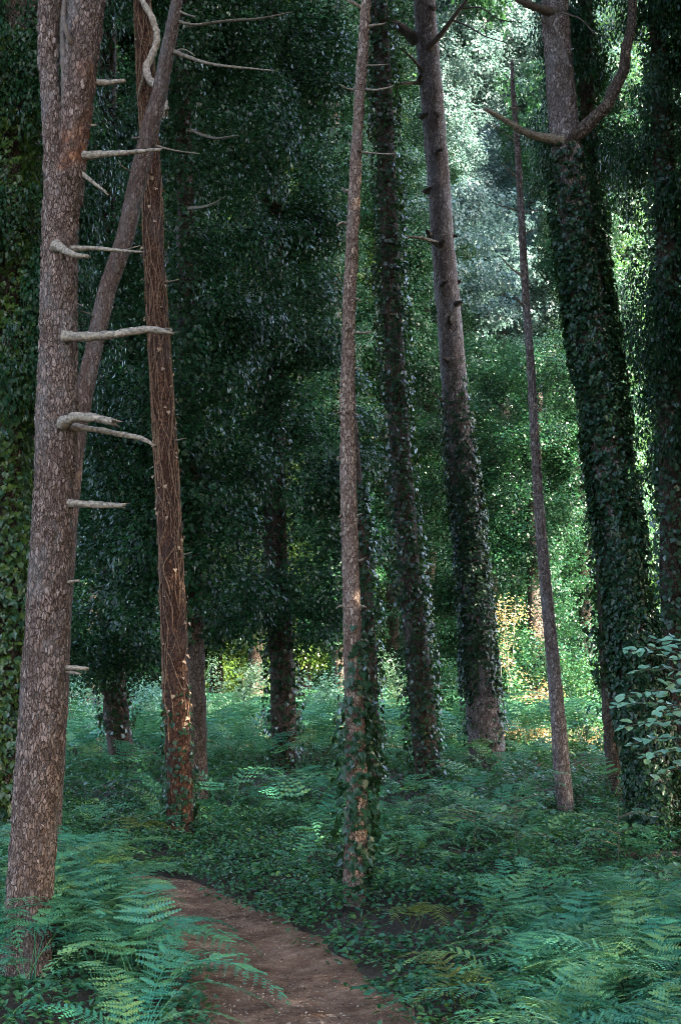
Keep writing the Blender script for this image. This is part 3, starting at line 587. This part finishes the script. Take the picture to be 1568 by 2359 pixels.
for k in TREES:                                              # crowns, above what the frame shows
    if k == 'pine_thin': continue
    root, P, r, D = TREES[k]
    top = P[P[:, 2].argmax()]
    if k == 'pine_front': top = at(150, -2200, D1)
    pine = k.startswith('pine')
    near = k in ('pine_front', 'pine_leaning', 'tree_red', 'pine_slim', 'tree_ivy_big')
    add_mass(root, NEEDLE if pine else CROWN, top[0], top[1], top[2] - (1.0 if near else 1.5), random.uniform(.45, .55) if near else random.uniform(.7, .85), None, 'crown')

# ------------------------------------------------------------------ trees behind the clearing
def back_tree(x, D, H, seg_s, label, group, kind=MASS, z0=1.2, w=.45, crown=CROWN, bark='bark_dark', every=.9, cs=1.3):
    X = (x - 784) / FP * D; z = float(gz(X, D)[0]); root = thing('tree', label, 'tree', (X, D, z), group)
    ln = random.uniform(-.03, .03)
    P = np.array([[X, D, z - .2], [X, D, z + .5], [X + ln * H * .5 + random.uniform(-.2, .2), D, H * .5], [X + ln * H, D, H]]); r = np.array([w * .55, w * .5, w * .4, w * .15])
    V, F, A = bark_tube(P, r, 14, .25, .12, .02, seed=int(x)); part('trunk', V, F, M[bark], root, True, A)
    zz_ = z + z0
    while zz_ < H - 1 and kind is not None:
        f = (zz_ - z) / H
        add_mass(root, kind, X + ln * zz_ + random.uniform(-.5, .5), D + random.uniform(-.5, .5), zz_, seg_s * random.uniform(.85, 1.25), seg_s); zz_ += SEG * seg_s * every
    if crown: add_mass(root, crown, X + ln * H, D, H - 3.5, cs * random.uniform(.9, 1.2), None, 'crown')
    return root
ORD = ['first', 'second', 'third', 'fourth', 'fifth', 'sixth', 'seventh', 'eighth', 'ninth', 'tenth', 'eleventh', 'twelfth', 'thirteenth', 'fourteenth', 'fifteenth', 'sixteenth']
G2 = 'ivy trees behind the fern clearing'
ROW2 = [(1140, 41, 9.5, 1.15), (1235, 39, 10.5, 1.1), (-20, 40, 27, 1.5), (120, 45, 28, 1.6), (215, 39, 25, 1.2), (370, 44, 27, 1.5), (500, 47, 29, 1.7), (590, 41, 26, 1.4), (700, 45, 28, 1.6), (800, 49, 29, 1.6), (905, 43, 26, 1.25), (985, 49, 19, 1.2), (1345, 45, 22, 1.1), (1420, 52, 26, 1.4), (-130, 38, 26, 1.5)]
for x, D, H, s in ROW2:
    n2_ = ORD[sorted(q_[0] for q_ in ROW2).index(x)]
    back_tree(x, D, H, s, n2_ + ' from the left in the dark back row of ivy trees', G2, kind=MASSY if x in (120, 590, 700) else MASSM if x > 1400 else MASS, crown=CROWNP if x == 985 else None if x in (800, 905, 1140, 1235, 1345) else CROWN, z0=random.uniform(.9, 1.8) if x > 1000 else random.uniform(1.5, 2.6), w=.55)
G3 = 'distant trees'
ROW3 = [(50, 58, 36, 2.1), (200, 62, 38, 2.2), (310, 60, 38, 2.2), (450, 62, 38, 2.2), (560, 58, 37, 2.1), (655, 63, 39, 2.3), (760, 60, 38, 2.2), (870, 64, 40, 2.2), (1000, 62, 35, 1.7), (1330, 66, 31, 1.8), (1460, 62, 31, 1.9), (1580, 66, 35, 2.1), (-90, 60, 37, 2.2)]
for x, D, H, s in ROW3:
    n2_ = ORD[sorted(q_[0] for q_ in ROW3).index(x)]
    back_tree(x, D, H, s, n2_ + ' from the left in the farthest leafy row closing the view', G3, kind=MASSY if x in (655, 560, 200) else PALE if x == 1000 else MASSM, z0=random.uniform(.0, 1.0), w=.6, cs=2 if x < 1000 else 1.3, crown=CROWN if x < 1000 else CROWNP)
G4 = 'pale pines in the misty gap'
ROW4 = [(1085, 66, 38, 1.9), (1150, 74, 42, 2.1), (1215, 68, 36, 1.8), (1265, 80, 44, 2.3), (1115, 84, 48, 2.4), (1190, 54, 20, 1.5), (1480, 70, 40, 2.0), (960, 78, 46, 2.4)]
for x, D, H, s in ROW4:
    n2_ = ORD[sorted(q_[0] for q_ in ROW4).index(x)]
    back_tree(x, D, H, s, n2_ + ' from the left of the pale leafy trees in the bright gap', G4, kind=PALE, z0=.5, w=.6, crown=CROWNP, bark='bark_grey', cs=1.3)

# unseen trees added right of the frame to keep the sun off the path
for X, D, H, s in [(3.6, -2.5, 19, 1.2), (5.0, -.2, 19, 1.2), (5.8, 2.4, 19, 1.2), (6.2, 5.2, 18, 1.1), (6.9, 8.2, 18, 1.2), (7.8, 11.2, 18, 1.2), (8.6, 14.2, 18, 1.2), (9.0, 17.0, 18, 1.2), (9.2, 20.0, 18, 1.1), (6.6, -4.0, 20, 1.3), (8.4, -1.0, 20, 1.3), (9.2, 2.6, 20, 1.3), (10.0, 6.2, 20, 1.3), (11.0, 9.8, 20, 1.3), (11.8, 13.0, 20, 1.3), (12.6, 16.4, 20, 1.3), (13.4, 19.4, 19, 1.1)]:
    back_tree(784 + X / D * FP if abs(D) > .01 else 784, D, H, s, 'unseen ivy-smothered tree added right of the view to block the sun', 'added sun-blocking trees right of the view', z0=2.0, w=.5)

for X, D, H, s in [(-6.6, 10.2, 15, 1.1), (-7.6, 14.5, 17, 1.2), (-8.6, 19.0, 17, 1.2), (-9.0, 5.0, 16, 1.4), (-6.0, -11.0, 16, 1.4), (.2, -13.0, 16, 1.4)]:  # unseen trees added to cut the sky light from behind and left
    back_tree(784 + X / D * FP, D, H, s, 'unseen ivy-smothered tree added behind or left of the viewer to cut sky light', 'added trees cutting sky light', z0=1.0, w=.5)
for X, D in [(17, 20.5), (17.6, 23.5), (17, 26.5), (17.6, 29.5), (17, 32.5), (17.6, 35.5), (17.2, 38.5)]:  # unseen trees added, crowns set high to shade the back row above the ferns
    back_tree(784 + X / D * FP, D, 40, 1.6, 'unseen high-crowned tree added far right to shade the back row', 'added high trees shading the back row', z0=23, w=.6)

# ------------------------------------------------------------------ ferns
def frond_mesh(name, seed, length=.85, stipe=.45, half=.30, pairs=17, fine=True, droop=1.0, matk='fern'):
    g = np.random.default_rng(seed); Q = []; F = []
    n = 40; s = np.linspace(0, 1, n); total = stipe + length
    ang = np.where(s < stipe / total, 1.35 - .25 * s, 0); ks = stipe / total
    u = np.clip((s - ks) / (1 - ks), 0, 1); ang = 1.30 - s * .45 - np.clip(u * 3, 0, 1) * .62 * droop - u * (.45 * droop) - u ** 2 * .30 * droop
    ds = total / (n - 1); x = np.concatenate([[0], np.cumsum(np.cos(ang[:-1]) * ds)]); z = np.concatenate([[0], np.cumsum(np.sin(ang[:-1]) * ds)])
    sway = np.cumsum(g.normal(0, .004, n)); C = np.stack([x, sway, z], 1); T = unit(np.gradient(C, axis=0)); Nn = np.stack([-T[:, 2], 0 * x, T[:, 0]], 1)
    V, Ft = tube(C[::3], np.linspace(.006, .0015, len(C[::3])), 3, False); VV = [V]; FF = [Ft]; nv = len(V)
    for p in range(pairs):
        f = (p + .35) / pairs; k = ks + (1 - ks) * (f ** .92); i = np.interp(k, s, np.arange(n)); i0 = int(i)
        c = C[i0] * (1 - (i - i0)) + C[min(i0 + 1, n - 1)] * (i - i0); t_ = T[i0]; nn = Nn[i0]
        Lp = half * (1 - f) ** .8 * (1.0 if p > 1 else .82) * g.uniform(.88, 1.1) + .012
        for sd in (-1, 1):
            ax = unit(np.array([0, sd, 0]) * 1.0 + t_ * (.25 + .5 * f) + nn * g.uniform(-.05, .14))
            tw = g.normal(0, .28); m = max(3, int(Lp / (.024 if fine else .05)))
            kk = np.arange(m) / m; dr = -nn * (kk ** 2)[:, None] * Lp * g.uniform(.10, .35)
            cc = c + ax * (kk * Lp)[:, None] + dr
            pl = (length / pairs) * (.50 if fine else .55) * (1 - f * .4) * (1 - kk ** 1.6) ** .7 * np.clip(.6 + kk * 4, 0, 1) + .002
            wd = Lp / m * (.92 if fine else .95)
            for d2 in (-1, 1):
                dirn = unit(t_ * d2 * 1.0 + ax * .5 - nn * (.15 + tw * d2) + 0 * cc)
                a = cc - ax * wd * .5; b = cc + ax * wd * .5; e = cc + dirn * pl[:, None]; h_ = cc + dirn * (pl * .55)[:, None] + ax * wd * .55
                VV.append(np.stack([a, b, h_, e], 1).reshape(-1, 3)); FF.append(np.arange(m * 4).reshape(-1, 4)[:, ::1 if sd * d2 < 0 else -1] + nv); nv += m * 4
    me = mesh_np(name, np.vstack(VV), np.vstack(FF)); me.materials.append(M[matk]); return me
def join_random_per_object(m): return m
FR = [frond_mesh('frond', 400 + i, .80 + .08 * i, .38 + .05 * i, .23 + .03 * (i % 3), 14, True, .85 + .12 * i) for i in range(4)]
FRL = [frond_mesh('frond', 420 + i, .85, .55 + .1 * i, .28, 13, False, .8 + .15 * i) for i in range(3)]
FRY = [frond_mesh('frond', 440 + i, .75, .3, .24, 15, True, 1.3, 'fern_yellow') for i in range(2)]
def fern(x, y, label, group, meshes, nf, s, tilt=0.0, az=None, spread=6.28):
    z = float(gz(x, y)[0]); root = thing('fern', label, 'fern', (x, y, z - .02), group)
    a0 = random.uniform(0, 6.28) if az is None else az
    for i in range(nf):
        o = bpy.data.objects.new('frond', random.choice(meshes)); COL.objects.link(o); o.parent = root
        aa = a0 + (i / nf - .5) * spread + random.uniform(-.35, .35)
        o.rotation_euler = (random.uniform(-.2, .2), random.uniform(-.15, .3) + tilt, aa); k = s * random.uniform(.75, 1.15); o.scale = (k, k, k * random.uniform(.85, 1.1))
        o.location = (random.uniform(-.05, .05), random.uniform(-.05, .05), 0)
    return root
def scatter(n, x0, x1, y0, y1, gap, margin, cond=None, avoid=.3):
    out = []; tries = 0
    while len(out) < n and tries < n * 60:
        tries += 1; x, y = random.uniform(x0, x1), random.uniform(y0, y1)
        if abs(x) > y * .29 + .4: continue
        if path_dist(np.array([[x, y]]))[0] < margin: continue
        if cond and not cond(x, y): continue
        if any((x - a) ** 2 + (y - b) ** 2 < gap * gap for a, b in out): continue
        out.append((x, y))
    return out
def where(x, y):
    px = 784 + x / y * FP
    for lim, w_ in ((140, 'left of the forked pine'), (390, 'between the forked pine and the red trunk'), (800, 'between the red trunk and the slim pine'), (1090, 'between the slim pine and the tall grey pine'), (1290, 'between the grey pine and the thin pole')):
        if px < lim: return w_
    return 'right of the thin bare pole'
isR = lambda x, y: bool(side_right(np.array([[x, y]]))[0])
for x, y in scatter(48, -3.2, -.6, 5.0, 11, .24, .16, lambda x, y: not isR(x, y) and not (y < 7.5 and -.36 < x / y < -.155)):
    w_ = 'overhanging the left edge of the path' if path_dist(np.array([[x, y]]))[0] < .55 else 'just right of the forked pine' if y < 8.2 else 'behind the forked pine, left of the path'
    fern(x, y, 'lush green fern ' + w_, 'ferns ' + w_, FR, random.randint(5, 7), random.uniform(.55, .80) if y > 5.6 or x > -1.0 else .42)
for x, y, k in ((-1.22, 4.75, .5), (-1.0, 4.6, .46), (-1.32, 5.1, .45), (-.88, 4.9, .45), (-1.05, 5.15, .36), (-1.45, 4.9, .5), (-1.1, 4.3, .52), (-1.3, 4.45, .55), (-.75, 5.3, .4), (-.95, 5.5, .38)):
    fern(x, y, 'fern in the bottom left corner before the forked pine', 'ferns in the bottom left corner', FR, 6, k)
for x, y in scatter(92, .6, 3.4, 4.9, 9.2, .20, .38, lambda x, y: isR(x, y) and x > .72 + max(0, (y - 6.0)) * .22):
    w_ = ('near the path edge' if x < y * .13 else 'by the right edge of the view') if y < 6.6 else 'at its back beside the low leaves' if x < y * .17 else 'at its back near the right edge'
    fern(x, y, 'pale green fern in the lower right bed, ' + w_, 'ferns in the lower right bed ' + w_, FR, random.randint(5, 7), random.uniform(.46, .70))
for x, y in scatter(26, -.4, 4.5, 8.8, 14, .6, .7, isR):
    fern(x, y, 'small fern among the low leaves ' + where(x, y), 'small ferns ' + where(x, y), FR, random.randint(3, 5), random.uniform(.38, .55))
for x, y in scatter(62, -4.6, 5.2, 13.4, 19.5, .5, .2):
    fern(x, y, 'low fern behind the path bend ' + where(x, y), 'ferns behind the path bend ' + where(x, y), FRL + FR, random.randint(4, 7), random.choice((.36, .45, .5, .6, .8)) * random.uniform(.9, 1.1))
for x, y in scatter(64, -7, 7, 20.5, 28, .6, .3):
    fern(x, y, 'bracken fern in the far clearing ' + where(x, y), 'ferns in the clearing ' + where(x, y), FRL, random.randint(5, 7), random.uniform(.7, .95) if y < 24 else random.uniform(1.05, 1.4))
for px, py, lab in ((955, 2140, 'olive wilting fern standing alone right of the path'), (1075, 2330, 'yellowing fern at the path edge in the lower right'), (330, 1950, 'yellowed fern at the bend of the path')):
    q = ground_at(px, py); fern(q[0], q[1], lab, None, FRY, 5, .55 if py > 2000 else .8)
# the far bracken that nobody could count
def bracken_mass():
    g = np.random.default_rng(55); VV, FF, nv = [], [], 0
    T = []; 
    for m in FRL:
        v = np.empty(len(m.vertices) * 3, np.float32); m.vertices.foreach_get('co', v); l = np.empty(len(m.loops), np.int32); m.loops.foreach_get('vertex_index', l)
        T.append((v.reshape(-1, 3), l.reshape(-1, 4)))
    n = 0
    while n < 2200:
        y = g.uniform(25, 60); x = g.uniform(-.30, .30) * y; v, f = T[g.integers(len(T))]; z = gz(x, y)[0]
        a = g.uniform(0, 6.28); s = g.uniform(1.05, 1.5); c, sn = math.cos(a), math.sin(a)
        W = v * s; W = np.stack([W[:, 0] * c - W[:, 1] * sn + x, W[:, 0] * sn + W[:, 1] * c + y, W[:, 2] + z], 1); VV.append(W); FF.append(f + nv); nv += len(W); n += 1
    return np.vstack(VV), np.vstack(FF)
V, F = bracken_mass()
o = link('bracken', mesh_np('bracken', V, F), M['fern']); o['kind'] = 'stuff'; o['label'] = 'far sea of bracken under the back trees'; o['category'] = 'bracken'

# ------------------------------------------------------------------ low leaves on the ground
def ground_cover(n, region, size, hmax, mat, name, label, tpl='oval', seed=5):
    g = np.random.default_rng(seed); pts = []
    x0, x1, y0, y1 = region; P = []
    m = n * 3
    y = np.sqrt(g.uniform(y0 ** 2, y1 ** 2, m)) if y0 > 0 else g.uniform(y0, y1, m); x = g.uniform(-1, 1, m) * (.29 * y + .5)
    ok = (x > x0) & (x < x1); x, y = x[ok], y[ok]
    xy = np.stack([x, y], 1); pd = path_dist(xy); nz = vnoise(np.column_stack([xy / .55, 0 * x]), 71)
    ok = (pd > -.07 + .15 * g.uniform(-1, 1, len(x)) + .10 * nz) & (vnoise(np.column_stack([xy / .8, 0 * pd]), 73) + .5 * nz + .35 * g.uniform(-1, 1, len(x)) > -.42); xy, pd, nz = xy[ok][:n], pd[ok][:n], nz[ok][:n]; k = len(xy)
    top = hmax * np.clip(pd / .7, .12, 1) * np.clip(.55 + .6 * nz, .15, 1.2)
    h = top * np.sqrt(g.uniform(.02, 1, k)); pos = np.column_stack([xy, gz(xy[:, 0], xy[:, 1]) + h + .01])
    nrm = np.array([0, 0, 1.0]) + g.normal(0, .38, (k, 3)); tip = g.normal(0, 1, (k, 3)); tip[:, 2] -= .3
    s = size * g.uniform(.55, 1.3, k)
    keep = ~((xy[:, 1] < 7.7) & (xy[:, 0] / xy[:, 1] < -.13) & (xy[:, 0] / xy[:, 1] > -.33) & (g.uniform(0, 1, k) < .35))
    wd_ = (xy[:, 1] < 7.7) & (xy[:, 0] / xy[:, 1] < -.13) & (xy[:, 0] / xy[:, 1] > -.33); pos[wd_, 2] -= h[wd_] * .7
    V, F = leaves(pos[keep], nrm[keep], tip[keep], s[keep], s[keep] * .75, tpl)
    o = link(name, mesh_np(name, V, F), M[mat]); o['kind'] = 'stuff'; o['label'] = label; o['category'] = 'undergrowth'
ground_cover(105000, (-20, 20, 3.6, 18), .045, .30, 'bramble', 'undergrowth', 'low leafy undergrowth covering the ground beside the path', seed=5)
ground_cover(50000, (-20, 20, 17, 34), .08, .38, 'bramble', 'undergrowth', 'leafy undergrowth between the far trunks', 'rhomb', seed=6)
# fallen leaves and needles on the path
g = np.random.default_rng(9); k = 8000; u = g.uniform(0, 1, k); i = g.integers(60, n_ - 60, k); xy = PLf[i] * (1 - u[:, None]) + PRf[i] * u[:, None]
pos = np.column_stack([xy, gz(xy[:, 0], xy[:, 1]) - .055 - .035 * (1 - (2 * u - 1) ** 2) + .012])
V, F = leaves(pos, np.array([0, 0, 1.0]) + g.normal(0, .25, (k, 3)), g.normal(0, 1, (k, 3)), g.uniform(.010, .032, k), g.uniform(.003, .014, k), 'rhomb')
o = link('leaf_litter', mesh_np('leaf_litter', V, F), M['dead_leaf']); o['kind'] = 'stuff'; o['label'] = 'dry fallen leaves scattered on the path'; o['category'] = 'leaf litter'

# ------------------------------------------------------------------ broad-leaved sapling at the right edge
def sapling(name, label, base, sprays, D, leaf, matk, nleaf, wst=5, tips=None):
    z = float(gz(base[0], base[1])[0]); root = thing(name, label, 'sapling', (base[0], base[1], z))
    T, FT = TPL['oval']; ms = mesh_np('leaf', T * np.array([1, .95, 1]), FT); ms.materials.append(M[matk])
    for j, (pts, n) in enumerate(sprays):
        P = np.array([at(x, y, D + d) for x, y, d in pts]); P[0] = np.array([base[0], base[1], P[0][2]]) if j == 0 else P[0]
        Q, rr = resample(P, np.linspace(wst, 1.5, len(P)) / 2 / ppm(D), .03); V, F = tube(Q, rr, 5); part('stem' if j == 0 else 'twig', V, F, M['stem'], root, True)
        if n == 0: continue
        for i in range(n):
            f = .12 + .88 * (i + .5) / n; q = Q[min(len(Q) - 1, int(f * (len(Q) - 1)))]; t_ = unit(Q[-1] - Q[0]); sd = 1 if i % 2 else -1
            b = np.cross(t_, [0, 0, 1]); tp = t_ * .7 + b * sd * .8 + np.array([0, 0, -.25]) + RNG.normal(0, .18, 3)
            nn = np.array([0, -.28, 1.0]) + RNG.normal(0, .24, 3); nn = unit(nn); tp = unit(tp - nn * tp.dot(nn)); bb = np.cross(nn, tp)
            o = bpy.data.objects.new('leaf', ms); COL.objects.link(o); o.parent = root; o.location = Vector(q + RNG.normal(0, .012, 3)) - root.location
            o.rotation_euler = Matrix(((tp[0], bb[0], nn[0]), (tp[1], bb[1], nn[1]), (tp[2], bb[2], nn[2]))).to_euler(); o.scale = (leaf * random.uniform(.7, 1.25),) * 3
    return root
DS = 8.6; sb = at(1640, 1900, DS)
spr = [([(1640, 1990, 0), (1635, 1800, 0), (1628, 1600, 0), (1610, 1440, 0)], 0)]
for j, (x0, y0, x1, y1, d0, n) in enumerate([(1625, 1520, 1432, 1492, -.1, 13), (1628, 1560, 1450, 1540, .25, 12), (1628, 1600, 1420, 1600, -.25, 13), (1630, 1640, 1402, 1618, .1, 14), (1632, 1670, 1425, 1668, -.3, 13), (1634, 1710, 1440, 1708, .15, 12), (1634, 1730, 1470, 1740, -.2, 11), (1620, 1500, 1500, 1470, .3, 10), (1630, 1650, 1500, 1640, -.5, 10), (1634, 1760, 1500, 1790, .1, 8), (1626, 1580, 1530, 1570, -.4, 7), (1626, 1540, 1530, 1510, -.3, 7)]):
    spr.append(([(x0, y0, 0), ((x0 + x1) / 2, (y0 + y1) / 2 - 10, d0 * .6), (x1, y1 + 8, d0)], int(n * 1.5)))
sapling('sapling', 'broad-leaved sapling with flat pale sprays reaching in at the right edge', (sb[0], DS), spr, DS, .07, 'hazel', 0)
# thin saplings in the undergrowth
for px, py, top, lab in ((1185, 2010, 1830, 'thin double-stemmed seedling in the undergrowth before the tall grey pine'), (1090, 1960, 1850, 'small leafy seedling left of the double-stemmed one'), (1420, 2030, 1850, 'slight seedling in front of the big ivy tree'), (1510, 2110, 1960, 'leafy seedling above the ferns near the right edge')):
    q = ground_at(px, py); D = float(q[1])
    sp = [([(px, py, 0), (px + 4, (py + top) / 2, 0), (px + 2, top, 0)], 0)]
    for j in range(6):
        yy = top + (py - top) * random.uniform(-.03, .5); sd = random.choice((-1, 1)); sp.append(([(px + 3, yy + 12, 0), (px + sd * 35, yy, random.uniform(-.2, .2)), (px + sd * random.uniform(55, 95), yy + 8, random.uniform(-.4, .4))], 9))
    sapling('seedling', lab, (q[0], q[1]), sp, D, .062, 'seedling', 0, 3)
# bushes; on the golden ones the sunshine is put into the leaf colour
def bush(px, py, D, w, h, label, n=2600, leaf=.07, matk='sunlit_gold_leaf'):
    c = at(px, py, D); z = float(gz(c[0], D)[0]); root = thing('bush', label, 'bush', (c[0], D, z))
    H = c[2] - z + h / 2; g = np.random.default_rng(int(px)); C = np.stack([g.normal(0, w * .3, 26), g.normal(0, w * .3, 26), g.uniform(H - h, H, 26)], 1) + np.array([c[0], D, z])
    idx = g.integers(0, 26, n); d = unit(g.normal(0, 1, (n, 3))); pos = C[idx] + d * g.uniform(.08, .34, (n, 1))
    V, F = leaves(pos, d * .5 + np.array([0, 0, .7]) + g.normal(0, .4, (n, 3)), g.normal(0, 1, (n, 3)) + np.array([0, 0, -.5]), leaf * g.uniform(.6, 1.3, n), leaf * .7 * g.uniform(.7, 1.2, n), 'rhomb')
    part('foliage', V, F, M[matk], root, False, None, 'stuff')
    for i in range(5):
        e = C[g.integers(26)]; s0 = np.array([c[0], D, z - .05]); V, F = tube(np.array([s0, (s0 + e) / 2 + g.normal(0, .08, 3), e]), [.02, .014, .006], 5); part('stem', V, F, M['stem'], root, True)
    return root
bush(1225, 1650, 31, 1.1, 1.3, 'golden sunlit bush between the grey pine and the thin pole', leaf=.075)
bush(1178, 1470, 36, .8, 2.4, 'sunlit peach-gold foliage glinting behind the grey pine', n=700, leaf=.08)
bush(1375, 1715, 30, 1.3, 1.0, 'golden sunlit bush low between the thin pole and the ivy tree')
for i, (px, py, D, w, h, lab) in enumerate([(180, 1610, 29, 1.4, 1.3, 'pale leafy bush in the clearing right of the forked pine'), (350, 1640, 27, 1.1, 1.0, 'leafy bush just left of the red trunk'), (545, 1600, 30, 1.5, 1.5, 'rounded leafy bush between the red trunk and the darkest ivy'), (740, 1620, 28, 1.2, 1.2, 'bright leafy bush left of the slim pine'),
                                       (890, 1590, 29, 1.0, 1.6, 'upright leafy bush between the slim pine and its ivy-clad neighbour'), (1030, 1610, 27, 1.0, 1.4, 'leafy bush left of the tall grey pine\'s foot'), (1195, 1560, 33, 1.1, 2.2, 'tall leafy bush behind the golden one'), (1345, 1600, 28, 1.3, 1.6, 'leafy bush right of the thin pole'), (1480, 1640, 20, 1.0, 1.2, 'leafy bush behind the broad-leaved sapling')]):
    bush(px, py, D, w, h, lab, 2400, .075, 'hazel' if px < 900 else 'bramble')
ra_ = TREES['tree_a'][0]
for i, p in enumerate([[(430, 62, -1.0), (525, 48, -1.6), (600, 42, -2.0), (672, 28, -2.3)], [(440, 300, -.8), (500, 318, -1.4), (548, 312, -1.8)], [(436, 480, -.8), (490, 470, -1.4), (520, 452, -1.7)]]):
    limb(ra_, p, 8, 3, 17.0, M['dead_wood'], 'branch', 6, 160 + i)
